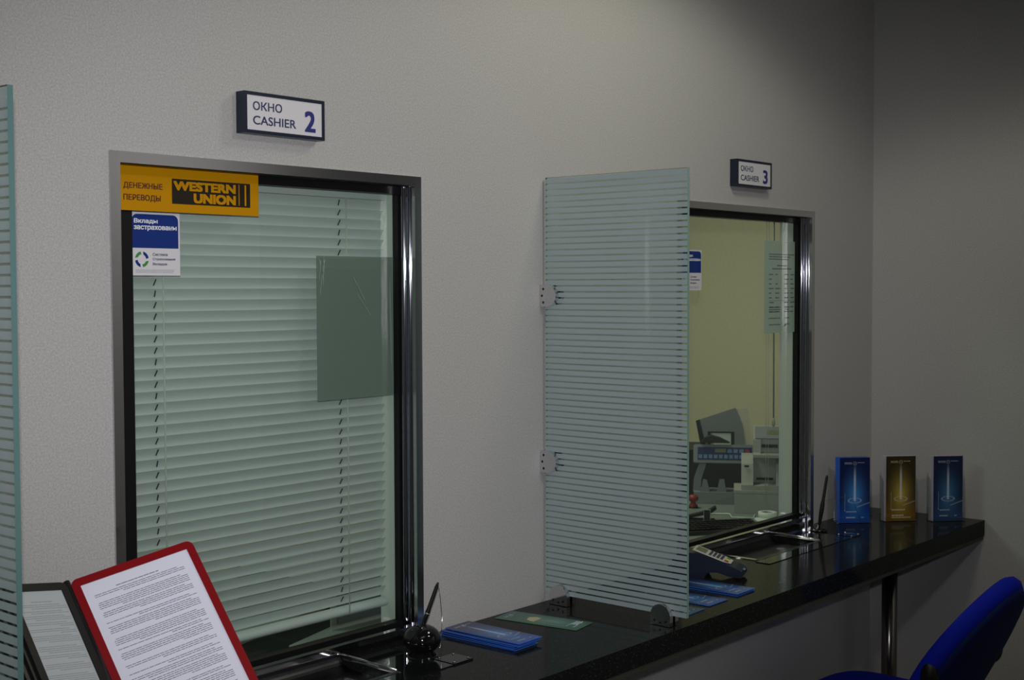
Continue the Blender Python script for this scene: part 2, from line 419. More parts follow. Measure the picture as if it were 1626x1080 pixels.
# ------------------------------------------------------------------ counter
YF = -.3958
TRAYS = [(1.425, 1.792), (3.175, 3.545)]
bm = BM()
ct = thing('counter', 'long black granite service counter running along the wall under both cashier windows', 'counter')
xs = [-1.3, 1.425, 1.792, 3.175, 3.545, XR-.002]
for i in range(5):
    if i in (1, 3):
        box(bm, xs[i], xs[i+1], YF, -.15, .95, ZC); box(bm, xs[i], xs[i+1], -.15, -.001, .95, .972)
    else: box(bm, xs[i], xs[i+1], YF, -.001, .95, ZC)
bmesh.ops.remove_doubles(bm, verts=bm.verts, dist=1e-5)
obj('worktop', bm, 'granite', ct)
bm = BM(); box(bm, -1.3, XR-.002, YF+.004, -.001, .937, .9495); obj('backing_board', bm, 'board', ct)
for (L, R, t) in ((W2L, W2R, TRAYS[0]), (W3L, W3R, TRAYS[1])):      # the slab carries on through the window openings
    bm = BM(); box(bm, L+.0125, t[0], .0, TH, .95, ZC); box(bm, t[1], R-.0125, .0, TH, .95, ZC); box(bm, t[0], t[1], 0, TH, .95, .972)
    obj('sill_slab', bm, 'granite', ct)

def add_pole(x, y, label):
    t = thing('support_pole', label, 'pole', (x, y, 0))
    bm = BM(); lathe(bm, [(0, .015), (.025, .015), (.025, .93), (0, .93)], 32); obj('tube', bm, 'steel', t)
    bm = BM(); lathe(bm, [(0, 0), (.06, 0), (.06, .008), (.03, .015), (0, .015)], 32); obj('foot_plate', bm, 'steel', t)
    bm = BM(); lathe(bm, [(0, .93), (.032, .93), (.032, .937), (0, .937)], 32); obj('top_flange', bm, 'steel', t)
add_pole(4.055, -.140, 'round steel pole holding up the black counter near the corner')

# ------------------------------------------------------------------ pass-through trays
def make_tray(t, label, R):
    x0, x1 = t; th = thing('pass_tray', label, 'tray', (x0, -.15, ZC))
    w = x1-x0
    def prof(off):
        pts = [(-.012, .0016+off), (.0, .0016+off)]
        for i in range(9):
            a = i/8*PI/2; pts.append((.022-.022*math.cos(a)*1.0, .0016-.0216*math.sin(a)+off))
        pts += [(.12, -.0204+off)]
        for i in range(9):
            a = i/8*PI/2; pts.append((.12+.045*math.sin(a), -.0204+.026*(1-math.cos(a))+off))
        pts += [(.185, .0040+off)]
        return pts
    bm = BM(); A = prof(.0012); B = prof(0)
    prism(bm, A+B[::-1], 'x', .002, w-.002)
    obj('scoop', bm, 'tray', th, smooth=False)
    for f0, f1 in ((w-.010, w+.004), (-.004, .010)):
        bm = BM(); box(bm, f0, f1, -.004, .145, .0004, .0026); obj('side_flange', bm, 'chrome', th)
    bm = BM(); arc = [(w-.02+.02*math.sin(a), .150+.02*math.cos(a)) for a in [PI/2*(1-i/6) for i in range(7)]]
    tube(bm, [(w, -.002, .0036)]+[(px_, py_, .0036+.004*min(1, max(0, (py_-.05)/.1))) for px_, py_ in arc]+[(.02, .170, .0076)], .0022, 8); obj('rim', bm, 'chrome', th)
    bm = BM(); box(bm, w+.0045, w+.105, -.056, .130, .0002, .0022); box(bm, -.02, w+.0045, -.056, -.0125, .0002, .0022)
    obj('polished_surround', bm, 'pad', th)
    bm = BM(); box(bm, w+.107, w+.163, -.056, .0, .0002, .0035); p = obj('corner_plate', bm, 'pad', th)
    for sx, sy in ((.114, -.049), (.156, -.049), (.114, -.007), (.156, -.007)):
        bm = BM(); lathe(bm, [(0, .0062), (.002, .0058), (.0034, .0035), (0, .0035)], 14, (w+sx, sy, 0)); obj('screw', bm, 'chrome', p)
make_tray(TRAYS[0], 'steel pass-through tray in the counter under cashier window 2', W2R)
make_tray(TRAYS[1], 'steel pass-through tray in the counter under cashier window 3 beside the card terminal', W3R)

# ------------------------------------------------------------------ glass partitions with stripes
def make_partition(x, label):
    t = thing('glass_partition', label, 'partition', (x, 0, 0))
    bm = BM(); fs = box(bm, 0, .008, -.4099, -.008, PZ0, PZ1)
    fs[4].material_index = 0; fs[5].material_index = 1
    for k in (0, 1, 2, 3): fs[k].material_index = 2
    o = obj('frosted_panel', bm, ['striped', 'clear', 'edge_pale' if x > 2 else 'edge'], t)
    return t
make_partition(2.433, 'glass partition with frosted stripes standing between cashier windows 2 and 3')
make_partition(.858, 'glass partition with frosted stripes cut off by the edge of the picture beside the document stand')

def clamp(label, x, loc, flat, group='chrome glass clamps'):
    """D-shaped clamp plates either side of the glass; flat = 'wall' or 'counter'"""
    t = thing('glass_clamp', label, 'clamp', loc, group=group)
    pts = []
    r = .0265
    for i in range(17):
        a = -PI/2+PI*i/16; pts.append((.021+r*math.cos(a), r*math.sin(a)))
    pts += [(0, r), (0, -r)]
    if flat == 'wall': P = [(-p[0], p[1]) for p in pts]
    else: P = [(p[1], p[0]+.001) for p in pts]
    for a, b in ((-.0125, -.0005), (.0085, .0215)):
        bm = BM(); prism(bm, P, 'x', a, b); bevel(bm, .0016, 2); obj('clamp_plate', bm, 'chrome', t, smooth=False)
    scr = [(-.010, .016), (-.006, 0), (-.010, -.016)] if flat == 'wall' else [(-.015, .012), (0, .008), (.015, .012)]
    for y, z in scr:
        bm = BM(); lathe(bm, [(0, .0012), (.002, .0010), (.0032, 0)], 14, T=Matrix.Translation((-.0125, y, z)) @ Matrix.Rotation(-PI/2, 4, 'Y')); obj('screw', bm, 'black_gloss', t)
XP = 2.433
clamp('upper chrome clamp holding the striped glass to the wall', XP, (XP, -.001, 1.7390), 'wall')
clamp('lower chrome clamp holding the striped glass to the wall', XP, (XP, -.001, 1.3415), 'wall')
clamp('round chrome clamp on the counter under the glass, next to the wall and green leaflet', XP, (XP, -.0545, ZC+.0005), 'counter')
clamp('round chrome clamp on the counter under the glass, at the front edge', XP, (XP, -.3470, ZC+.0005), 'counter')

# ------------------------------------------------------------------ window number signs
def make_sign(x, num, label):
    t = thing('window_sign', label, 'sign', (x, 0, 2.0485)); w, h = .1955, .0775
    bm = BM(); d = -.025; fr = .0065
    box(bm, 0, w, d, 0, 0, fr); box(bm, 0, w, d, 0, h-fr, h); box(bm, 0, fr, d, 0, fr, h-fr); box(bm, w-fr, w, d, 0, fr, h-fr); box(bm, fr, w-fr, d+.006, -.001, fr, h-fr)
    bmesh.ops.remove_doubles(bm, verts=bm.verts, dist=1e-5)
    obj('sign_case', bm, 'navy', t)
    bm = BM(); box(bm, fr, w-fr, d+.0015, d+.006, fr, h-fr); obj('face_panel', bm, 'plate', t)
    bm = BM(); y = d+.0015
    text_bm(bm, 'ОКНО', .0205, y, .0437, .0695, .0165, .05)
    text_bm(bm, 'CASHIER', .0205, y, .0170, .1035, .0165, .05)
    obj('lettering', bm, 'ink_navy', t)
    bm = BM(); text_bm(bm, num, .1455, y, .0135, .0275, .0405, .09); obj('window_number', bm, 'ink_blue', t)
make_sign(1.5325, '2', 'navy framed white sign numbered 2 above the window with the blind')
make_sign(3.2810, '3', 'navy framed white sign numbered 3 above the far cashier window')

# ------------------------------------------------------------------ yellow money transfer sign and insurance stickers
t = thing('transfer_sign', 'yellow and black money transfer sign in the top corner of cashier window 2', 'sign', (W2L+TR+.0045, .030, 1.8975)); w, h = 1.6062-(W2L+TR+.0045), .0785
bm = BM(); box(bm, 0, w, .0, .0035, 0, h); obj('yellow_board', bm, 'yellow', t)
ox = W2L+TR+.0045
bm = BM(); box(bm, 1.4095-ox, 1.5858-ox, -.0006, 0, .0155, .0610)
bx = obj('black_block', bm, 'ink_black', t)
bm = BM(); text_bm(bm, 'WESTERN', 1.4125-ox, -.0006, .0400, .1390, .0172, .17); text_bm(bm, 'UNION', 1.4560-ox, -.0006, .0185, .0955, .0180, .17)
box(bm, 1.5585-ox, 1.5600-ox, -.0012, -.0006, .0185, .0580); box(bm, 1.5725-ox, 1.5760-ox, -.0012, -.0006, .0185, .0580); obj('lettering', bm, 'yellow', bx)
bm = BM(); text_bm(bm, 'ДЕНЕЖНЫЕ', 1.3085-ox, 0, .0372, .0810, .0125, .07); text_bm(bm, 'ПЕРЕВОДЫ', 1.3085-ox, 0, .0160, .0770, .0128, .07)
obj('caption', bm, 'ink_brown', t)

def make_sticker(x, z, w, h, label):
    t = thing('insurance_sticker', label, 'sticker', (x, .0425, z))
    bm = BM(); box(bm, 0, w, -.0006, 0, 0, h); obj('backing', bm, 'plate', t)
    bm = BM(); b = .0035; pts = [(b, .435*h), (w-b, .435*h)]
    r = .011
    for cx_, a0 in ((w-b-r, 0), (b+r, PI/2)):
        for i in range(7):
            a = a0+PI/2*i/6; pts.append((cx_+r*math.cos(a), h-b-r+r*math.sin(a)))
    prism(bm, pts, 'y', -.0011, -.0006); obj('blue_field', bm, 'sticker_blue', t)
    bm = BM(); text_bm(bm, 'Вклады', .075*w, -.0011, .815*h, .47*w, .085*h, .08); text_bm(bm, 'застрахованы', .07*w, -.0011, .705*h, .86*w, .085*h, .08); obj('headline', bm, 'white_print', t)
    bm = BM()
    for i, s in enumerate(('Система', 'Страхования', 'Вкладов')): text_bm(bm, s, .44*w, -.0006, (.312-.078*i)*h, (.30, .46, .29)[i]*w, .048*h, .06)
    obj('caption', bm, 'ink_navy', t)
    cx_, cz_, R1, R0 = .225*w, .255*h, .135*w, .085*w
    for q, mname in ((0, 'sticker_blue'), (1, 'logo_green'), (2, 'sticker_blue'), (3, 'logo_green')):
        bm = BM(); pts = []
        for k in range(7):
            a = q*PI/2+.18+(PI/2-.36)*k/6; pts.append((cx_+R1*math.cos(a), cz_+R1*math.sin(a)))
        for k in range(6, -1, -1):
            a = q*PI/2+.10+(PI/2-.5)*k/6; pts.append((cx_+R0*math.cos(a), cz_+R0*math.sin(a)))
        prism(bm, pts, 'y', -.0010, -.0006); obj('logo_arc', bm, mname, t)
    bm = BM(); rng = random.Random(3)
    for k in range(3): dashes(bm, .1*w, .88*w, (.085-.02*k)*h, .008*h, -.0006, rng, .002, .007, .0009)
    obj('small_print', bm, 'ink_soft', t)
    return t
make_sticker(1.3287, 1.7825, .1047, .1135, 'blue and white deposit insurance sticker below the yellow sign on cashier window 2')
make_sticker(3.0935, 1.7495, .1043, .1140, 'blue and white deposit insurance sticker on cashier window 3, partly behind the striped glass')

# ------------------------------------------------------------------ papers taped inside the panes
t = thing('notice_paper', 'dark backside of a paper in a crinkled plastic sleeve inside cashier window 2', 'paper', (1.770, .0525, 1.527))
bm = BM(); n = 12
for i in range(n):
    x0, x1 = .215*i/n, .215*(i+1)/n; box(bm, x0, x1, .0, .0006, .0, .298)
bmesh.ops.remove_doubles(bm, verts=bm.verts, dist=1e-5)
obj('sheet', bm, 'paper_back', t)
bm = BM()
rng = random.Random(5)
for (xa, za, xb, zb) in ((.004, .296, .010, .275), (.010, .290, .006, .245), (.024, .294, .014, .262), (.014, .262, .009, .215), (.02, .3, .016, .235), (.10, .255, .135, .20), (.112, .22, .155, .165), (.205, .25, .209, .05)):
    pts = [(xa+(xb-xa)*k/6+rng.uniform(-.0012, .0012), -.0012, za+(zb-za)*k/6) for k in range(7)]; tube(bm, pts, [.0002]+[.0006]*5+[.0002], 5); obj('crease_glint', bm, 'crease_glint', t); bm = BM()
bm.free()
t = thing('notice_paper', 'white printed price list taped inside the far side of cashier window 3', 'paper', (3.568, .0525, 1.6150))
bm = BM(); box(bm, 0, .214, 0, .0006, 0, .286); obj('sheet', bm, 'paper_thin', t)
bm = BM(); rng = random.Random(11); z = .262
for k in range(3): dashes(bm, .03, .03+(.16, .13, .12)[k], .243-.0075*k, .003, 0, rng)
dashes(bm, .08, .14, .208, .0035, 0, rng); dashes(bm, .05, .17, .198, .0035, 0, rng)
for k in range(9):
    z = .180-.0145*k
    for cx_ in (.03, .07, .125, .165):
        if rng.random() < .8: dashes(bm, cx_, cx_+rng.uniform(.012, .03), z, .0035, 0, rng)
box(bm, .03, .19, -.0002, 0, .100, .1008)
for z in (.078, .071, .064, .044, .024): dashes(bm, .03, .1, z, .003, 0, rng); dashes(bm, .13, .16, z, .003, 0, rng)
obj('printed_lines', bm, 'ink', t)
bm = BM(); tube(bm, [(.12, -.0008, .018), (.135, -.0008, .028), (.13, -.0008, .02), (.15, -.0008, .032)], .0009, 5); obj('signature', bm, 'ink', t)

# ------------------------------------------------------------------ venetian blind behind window 2
def make_blind(x0, x1, z0, z1, y, label, pitch=.0211, raised=False):
    t = thing('venetian_blind', label, 'blind', (x0, y, 0)); w = x1-x0
    bm = BM(); ww, tilt = .0252, math.radians(62.5)
    n = int((z1-z0)/pitch) if not raised else 10
    for k in range(n):
        zc = (z1-.012-k*pitch) if not raised else z1-.004-k*.0028
        rows = []
        for i in range(6):
            s = (i/5-.5)*ww; camber = -.0030*(1-(2*i/5-1)**2)
            a = tilt if not raised else 0.0
            # outer (-y) long edge is the high one
            yy = s*math.cos(a)+camber*-math.sin(a); zz = -s*math.sin(a)+camber*-math.cos(a)*-1
            rows.append((yy, zz))
        vsl = [bm.verts.new((0, p[0], zc+p[1])) for p in rows]; vsr = [bm.verts.new((w, p[0], zc+p[1])) for p in rows]
        for i in range(5):
            f = bm.faces.new((vsl[i], vsr[i], vsr[i+1], vsl[i+1])); f.smooth = True
    obj('slats', bm, 'slat', t)
    bm = BM(); box(bm, 0, w, -.014, .016, z1, z1+.026); obj('head_rail', bm, 'slat', t)
    zb = z0-.004 if not raised else z1-.05
    bm = BM(); pts = [(.013*math.cos(2*PI*i/20), zb-.008+.0105*math.sin(2*PI*i/20)) for i in range(20)]
    fs = prism(bm, pts, 'x', 0, w)
    for f in fs[2:]: f.smooth = True
    bmesh.ops.split_edges(bm, edges=list(fs[0].edges)+list(fs[1].edges))
    obj('bottom_rail', bm, 'slat', t)
    return t, n, zb, w
BX0, BX1, BZ0, BZ1, BY = 1.288, 1.9925, 1.0805, 1.949, .093
t, n, zb, w = make_blind(BX0, BX1, BZ0, BZ1, BY, 'closed white venetian blind filling cashier window 2 behind the glass')
for cx_ in (1.4138-BX0, 1.8685-BX0):
    bm = BM(); tube(bm, [(cx_+.008, -.0135, BZ1), (cx_+.008, -.0145, zb-.014)], .0014, 6); obj('ladder_cord', bm, 'cord', t)
    bm = BM()
    for k in range(n):
        zc = BZ1-.012-k*.0211; a = math.radians(62.5)
        T = Matrix.Translation((cx_-.003, -.0030, zc+.0022)) @ Matrix.Rotation(-a, 4, 'X')
        box(bm, -.0011, .0011, -.0065, .0065, -.0006, .0006, T=T @ Matrix.Rotation(.12*(1 if k % 3 else -1), 4, 'Z'))
    obj('cord_slot', bm, 'slot', t)
t, n, zb, w = make_blind(3.055, 3.860, 2.02, 2.035, .140, 'raised white venetian blind bundled at the top of cashier window 3', raised=True)
for x in (3.715-3.055, 3.730-3.055):
    bm = BM(); tube(bm, [(x, -.012, 2.03), (x, -.012, 1.06)], .0009, 6); obj('pull_cord', bm, 'cord', t)
bm = BM(); tube(bm, [(3.758-3.055, -.014, 2.03), (3.760-3.055, -.014, 1.33)], .0024, 8); wd = obj('tilt_wand', bm, 'office_grey', t)
bm = BM(); lathe(bm, [(0, 0), (.005, .004), (.0055, .02), (.003, .03), (0, .03)], 12, (3.760-3.055, -.014, 1.305)); obj('wand_grip', bm, 'office', wd)

# ------------------------------------------------------------------ leaflets
def leaflet_mesh(name, front, edge, w, h, marks, thick=.0016, bow=0.0):
    bm = BM(); fs = box(bm, -w/2, w/2, 0, thick, 0, h)
    for f in fs: f.material_index = 1
    fs[2].material_index = 0; fs[3].material_index = 0
    return bm
def make_leaflet(style, w=.0985, h=.21, marks=True, thick=.0016):
    front, edge, pr = {'blue': ('lf_blue', 'ed_blue', 'print_grey'), 'gold': ('lf_gold', 'ed_white', 'print_gold'), 'steel': ('lf_steel', 'ed_white', 'print_grey'),
                       'green': ('lf_green', 'ed_green', 'print_grey'), 'teal': ('lf_teal', 'ed_blue', 'print_grey')}[style]
    t = thing('leaflet', None, None)
    obj('folded_sheet', leaflet_mesh('leaflet', front, edge, w, h, marks, thick), [front, edge], t)
    if marks:
        k = w/.0985; bm = BM(); rng = random.Random(hash(style) % 7 if False else len(style))
        z = h-.019
        tube(bm, [(.0055*math.cos(2*PI*i/18), -.0002, z+.0055*math.sin(2*PI*i/18)) for i in range(19)], .0006, 5, cap=False)
        tube(bm, [(-.0035, -.0002, z-.002), (-.001, -.0002, z+.001), (.0015, -.0002, z-.001), (.0035, -.0002, z+.002)], .0005, 5)
        obj('emblem', bm, pr, t)
        bm = BM()
        dashes(bm, -.034*k, -.009, z+.0018, .0018, 0, rng, .004, .009, .0012); dashes(bm, -.034*k, -.009, z-.0018, .0016, 0, rng, .004, .009, .0012); obj('head_print', bm, pr, t); bm = BM()
        dashes(bm, .009, .034*k, z+.0018, .0018, 0, rng, .004, .009, .0012)
        obj('head_print', bm, pr, t); bm = BM()
        if style == 'gold':
            dashes(bm, -.030, .014, .0345, .004, 0, rng, .005, .010, .001)
            dashes(bm, -.030, .010, .0165, .004, 0, rng, .006, .012, .001); dashes(bm, -.030, .036, .0095, .0045, 0, rng, .006, .012, .001)
        else:
            dashes(bm, -.028*k, .006, .0345, .003, 0, rng, .005, .009, .001); dashes(bm, -.028*k, .002, .0155, .0038, 0, rng, .005, .009, .001); obj('foot_print', bm, pr, t); bm = BM(); dashes(bm, .022*k, .03*k, .016, .003, 0, rng, .003, .005, .001)
        obj('foot_print', bm, pr, t); bm = BM()
        box(bm, -.0325*k, -.0317*k, -.0002, 0, .0405, .095); box(bm, -.0335*k, -.0307*k, -.0002, 0, .038, .0405)
        obj('margin_line', bm, pr, t)
    return t

def dress(o, label, group=None):
    o['label'] = label; o['category'] = 'leaflet'
    if group: o['group'] = group

# three clear holders in the corner, each packed with leaflets
def make_holder(x, y, yaw, style, who, group):
    t = thing('leaflet_holder', 'clear acrylic holder on the counter packed with %s leaflets' % who, 'leaflet holder', (x, y, ZC), (0, 0, yaw))
    w, D = .114, .034; k = .0018
    bm = BM(); box(bm, -w/2, w/2, -.0, D, 0, k); obj('base_tray', bm, 'acrylic', t)
    bm = BM(); box(bm, -w/2, w/2, D, D+k, 0, .155); obj('back_panel', bm, 'acrylic', t)
    for s in (-1, 1):
        bm = BM(); xx = s*w/2; prism(bm, [(0, 0), (D, 0), (D, .15), (.004, .135), (0, .06)], 'x', xx-k/2, xx+k/2); obj('side_panel', bm, 'acrylic', t)
    bm = BM(); box(bm, -w/2, w/2, -k, 0, 0, .016); obj('front_lip', bm, 'acrylic', t)
    first = make_leaflet(style); plain = None
    R = Matrix.Rotation(yaw, 3, 'Z')
    n = 6
    rng = random.Random(int(x*100))
    for i in range(n):
        if i == 0: o = first
        else:
            if plain is None: plain = make_leaflet(style, marks=False); o = plain; plain.children[0].material_slots[0].material = plain.children[0].material_slots[1].material
            else: o = copy_tree(plain)
        p = R @ Vector((-i*.0013+rng.uniform(-.0006, .0006), .0012+i*.0046, 0)); o.location = (x+p.x, y+p.y, ZC+k+.0002)
        o.rotation_euler = (-.006*0, 0, yaw+rng.uniform(-.006, .006))
        if i == 0: dress(o, 'front %s leaflet in its holder, a pale pillar of light printed on it' % who, group)
        else: dress(o, 'one of the %s leaflets packed behind the front one in its holder' % who, group)
make_holder(3.8790, -.1010, math.radians(-44), 'blue', 'bright blue', 'bright blue leaflets in the holder')
make_holder(4.0055, -.1990, math.radians(-43), 'gold', 'golden brown', 'gold leaflets in the holder')
make_holder(4.1040, -.3150, math.radians(-43), 'steel', 'dark blue', 'dark blue leaflets in the holder')

# leaflets lying on the counter: front side up, head towards the wall
def lay(o, x, y, z, ang): o.location = (x, y, z); o.rotation_euler = (-PI/2, 0, ang)
T_ = .0016
proto = make_leaflet('blue', w=.078)
N = 5
for i in range(N):
    o = proto if i == N-1 else (copy_tree(proto))
    j = i
    lay(o, (2.094, 2.0915, 2.0965, 2.099, 2.1055)[i], (-.232, -.229, -.226, -.236, -.2335)[i], ZC+.0022+.0028*j, (.03, -.01, .0, .04, .02)[i])
    dress(o, 'topmost blue leaflet of the pile between pen stand and green leaflet' if i == N-1 else 'blue leaflet under the top one in the small pile by the ball pen stand', 'blue leaflets piled beside the pen stand')
o = make_leaflet('green', w=.076, h=.212); lay(o, 2.3050, -.2230, ZC+.0022, .165); dress(o, 'green leaflet with a gold house picture lying on the counter beside the wall')
bm = BM()      # the little gold house and rays printed on it
for k in range(5):
    a = .3+k*.5; box(bm, -.001, .001, -.0003, 0, 0, .016, T=Matrix.Translation((-.006, -.0001, .128)) @ Matrix.Rotation(a-1.3, 4, 'Y'))
prism(bm, [(-.024, .118), (.010, .118), (.014, .132), (.004, .146), (-.012, .142), (-.022, .130)], 'y', -.0003, 0)
obj('house_picture', bm, 'gold_print', o)
bm = BM(); rng = random.Random(2)
for k in range(3): dashes(bm, .0, .032, .020+.006*k, .003, 0, rng, .006, .012, .001)
obj('heading', bm, 'white_print', o)
p2 = make_leaflet('blue', w=.086)
lay(p2, 2.8190, -.3320, ZC+.0055, .015); dress(p2, 'upper blue leaflet of the two beside the card terminal', 'blue leaflets beyond the striped glass')
o = copy_tree(p2); lay(o, 2.8160, -.3330, ZC+.0022, .03); dress(o, 'lower blue leaflet of the two beside the card terminal', 'blue leaflets beyond the striped glass')
o = copy_tree(p2); lay(o, 2.6850, -.3360, ZC+.0026, .01); dress(o, 'single blue leaflet lying close behind the striped glass')
o = make_leaflet('teal', w=.086); lay(o, 2.5700, -.3440, ZC+.0022, .05); dress(o, 'dark teal leaflet lying against the foot of the striped glass')

# ------------------------------------------------------------------ pen stands
t = thing('pen_stand', 'glossy black ball pen stand with a chained pen below cashier window 2', 'pen stand', (1.903, -.112, ZC+.0022))
bm = BM(); pr_ = [(0, 0), (.028, 0), (.030, .003)]
for i in range(13):
    a = -.95+(PI/2+.95)*i/12; pr_.append((.0390*math.cos(a) if i < 12 else 0, .035+.035*math.sin(a)*.86))
lathe(bm, pr_, 40); obj('ball_base', bm, 'black_gloss', t)
bm = BM(); lathe(bm, [(0, .0), (.033, 0), (.033, .0015), (0, .0015)], 32); obj('foot_ring', bm, 'black_gloss', t)
bm = BM(); A = Vector((.0, .0, .058)); Bp = Vector((.052, .004, .142)); d = Bp-A
tube(bm, [A, A+d*.1, A+d*.35, A+d*.4, A+d*.9, Bp], [.0035, .0048, .0052, .0046, .0040, .0022], 14); pn = obj('pen', bm, 'black_gloss', t)
bm = BM(); tube(bm, [A+d*.28, A+d*.31], .0056, 14); obj('pen_ring', bm, 'chrome', pn)
bm = BM(); tube(bm, [Bp, Bp+Vector((.004, -.002, -.03)), Bp+Vector((.005, -.006, -.075)), Vector((.043, -.012, .022)), Vector((.036, -.016, .012)), Vector((.024, -.020, .010))], .0007, 6); obj('chain', bm, 'chrome', t)
t = thing('pen_stand', 'upright black pen in a low stand at the far end of cashier window 3', 'pen stand', (3.683, -.078, ZC+.0022))
bm = BM(); lathe(bm, [(0, 0), (.026, 0), (.027, .003), (.020, .007), (.006, .009), (.005, .018), (0, .018)], 28); obj('base', bm, 'black_gloss', t)
bm = BM(); A = Vector((0, 0, .015)); Bp = Vector((.020, -.016, .172)); d = Bp-A
tube(bm, [A, A+d*.05, A+d*.3, A+d*.42, A+d*.5, A+d*.95, Bp], [.0022, .0045, .0068, .0066, .005, .0044, .0026], 14); obj('pen', bm, 'black', t)
bm = BM(); tube(bm, [A+d*.5, A+d*.5+Vector((.02, -.02, .004)), A+d*.5+Vector((.07, -.06, .014)), Vector((.110, -.095, .0))], .0005, 5); obj('chain', bm, 'chrome', t)
bm = BM(); tube(bm, [(.018*math.cos(a/3), .018*math.sin(a/3), .012+.001*a) for a in range(0, 8)], .001, 6); obj('holder_loop', bm, 'chrome', t)

# ------------------------------------------------------------------ card terminal
t = thing('card_terminal', 'dark blue card payment terminal with white keypad on the counter beyond the striped glass', 'card terminal', (2.958, -.222, ZC), (0, 0, math.radians(-68)))
t.scale = (.8, .98, .9)
# local x: from the foot (-) ... built along +x = towards the shopper, head at -x
prof = [(-.205, .0), (-.205, .050), (-.190, .066), (-.165, .072), (-.120, .072), (-.055, .0525), (.0, .036), (.022, .026), (.027, .014), (.018, .006), (-.02, .010), (-.06, .020), (-.09, .016), (-.10, .0)]
bm = BM(); prism(bm, prof, 'y', -.038, .038); bevel(bm, .006, 2); obj('body', bm, 'term', t, smooth=False)
sl = math.atan2(.036, .12)
def on_face(s, o_=0): return Matrix.Translation((-.120, 0, .0742)) @ Matrix.Rotation(sl, 4, 'Y')
bm = BM(); T = on_face(0); pts = [(-.02, -.031), (.085, -.031), (.108, -.020), (.108, .020), (.085, .031), (-.02, .031)]
prism(bm, pts, 'z', 0, .002, T=T); fp = obj('face_plate', bm, 'term_face', t)
bm = BM(); box(bm, -.012, .022, -.022, .022, .002, .003, T=T); obj('display', bm, 'lcd', fp)
for r_ in range(4):
    for c_ in range(3):
        bm = BM(); x0, y0 = .032+.013*r_, -.022+.0165*c_; box(bm, x0, x0+.008, y0, y0+.011, .002, .0042, T=T); obj('key', bm, 'key_dark', fp)
for c_, mn in enumerate(('key_red', 'key_yellow', 'key_green')):
    bm = BM(); lathe(bm, [(0, .0045), (.006, .004), (.0075, .002), (0, .002)], 16, (.092, -.019+.019*c_, 0), T=T); obj('key', bm, mn, fp)
bm = BM(); box(bm, .014, .022, -.010, .010, .030, .0312, T=Matrix.Rotation(.2, 4, 'Y')); obj('badge', bm, 'key_blue', t)

# ------------------------------------------------------------------ document display stand with swinging panels
H = Vector((1.134, -.06, 1.279)); TT = .858
AX = Vector((0, -math.cos(TT), -math.sin(TT))); NN = Vector((0, -math.sin(TT), math.cos(TT)))
root_loc = Vector((1.134, -.19, ZC))
st = thing('document_stand', 'tabletop document stand with a red framed page and black panels fanned out behind', 'document stand', root_loc)
def display_panel(ang, W, Hh, frame_m, page_m, ink_m, rng, full, along=0.0):
    e = Vector((math.cos(ang), 0, 0))+NN*math.sin(ang); nn = e.cross(AX)
    flip = nn.dot(Vector((0, -1, .5))) < 0
    if flip: nn = -nn
    O = H-root_loc+AX*along+e*.004
    if flip:   # page read from its own left to its own right
        O = O+e*(W); e = -e
    # local: x along the top edge, y away from the reader, z up the page (0 at the top edge)
    T = Matrix(((e.x, -nn.x, -AX.x, O.x), (e.y, -nn.y, -AX.y, O.y), (e.z, -nn.z, -AX.z, O.z), (0, 0, 0, 1)))
    b = .0135; rr = .012
    out = []; inn = []
    for (cx_, cz_, a0) in ((W-rr, -rr, 0), (rr, -rr, PI/2), (rr, -Hh+rr, PI), (W-rr, -Hh+rr, 1.5*PI)):
        for i in range(7):
            a = a0+PI/2*i/6; out.append((cx_+rr*math.cos(a), cz_+rr*math.sin(a)))
            q = max(min(cx_+rr*math.cos(a), W-b), b), max(min(cz_+rr*math.sin(a), -b), -Hh+b); inn.append(q)
    bm = BM(); n = len(out)
    vo = [[bm.verts.new(T @ Vector((p[0], y, p[1]))) for p in out] for y in (-.003, .003)]; vi = [[bm.verts.new(T @ Vector((p[0], y, p[1]))) for p in inn] for y in (-.003, .003)]
    for i in range(n):
        j = (i+1) % n
        for q in ((vo[0][i], vo[0][j], vi[0][j], vi[0][i]), (vo[1][i], vi[1][i], vi[1][j], vo[1][j]), (vo[0][i], vo[1][i], vo[1][j], vo[0][j]), (vi[0][i], vi[0][j], vi[1][j], vi[1][i])):
            if len({tuple(round(c, 6) for c in v.co) for v in q}) >= 3:
                try: bm.faces.new(q)
                except ValueError: pass
    bmesh.ops.remove_doubles(bm, verts=bm.verts, dist=1e-6)
    p = obj('display_panel', bm, frame_m, st)
    bm = BM(); box(bm, b-.002, W-b+.002, -.0008, .0008, -Hh+b-.002, -b+.002, T=T); pg = obj('page', bm, page_m, p)
    if full:
        bm = BM(); k = 0; z = -.034; x0, x1 = .030*W/.212, W-.028*W/.212
        dashes(bm, x0+.2*W, x1-.18*W, z, .0014, -.0008, rng, .004, .012, .001, T=T); z -= .0052
        while z > -Hh+.03:
            para = rng.choice((2, 3, 4, 5))
            for q in range(para):
                if z < -Hh+.03: break
                dashes(bm, x0+(.012 if q == 0 else 0), x1 if q < para-1 else x0+(x1-x0)*rng.uniform(.3, .9), z, .0011, -.0008, rng, .003, .013, .0011, T=T); z -= .0034
            z -= rng.choice((.0018, .0018, .0052))
        obj('printed_lines', bm, ink_m, pg)
    return p
r1 = random.Random(21)
pr1 = display_panel(.335, .212, .306, 'red', 'paper', 'ink', r1, True); pr1['label'] = 'red framed panel with a printed page'
pb1 = display_panel(2.892, .124, .306, 'black_plastic', 'paper_grey', 'ink_soft', random.Random(8), True); pb1['label'] = 'black framed panel with a pale printed page'
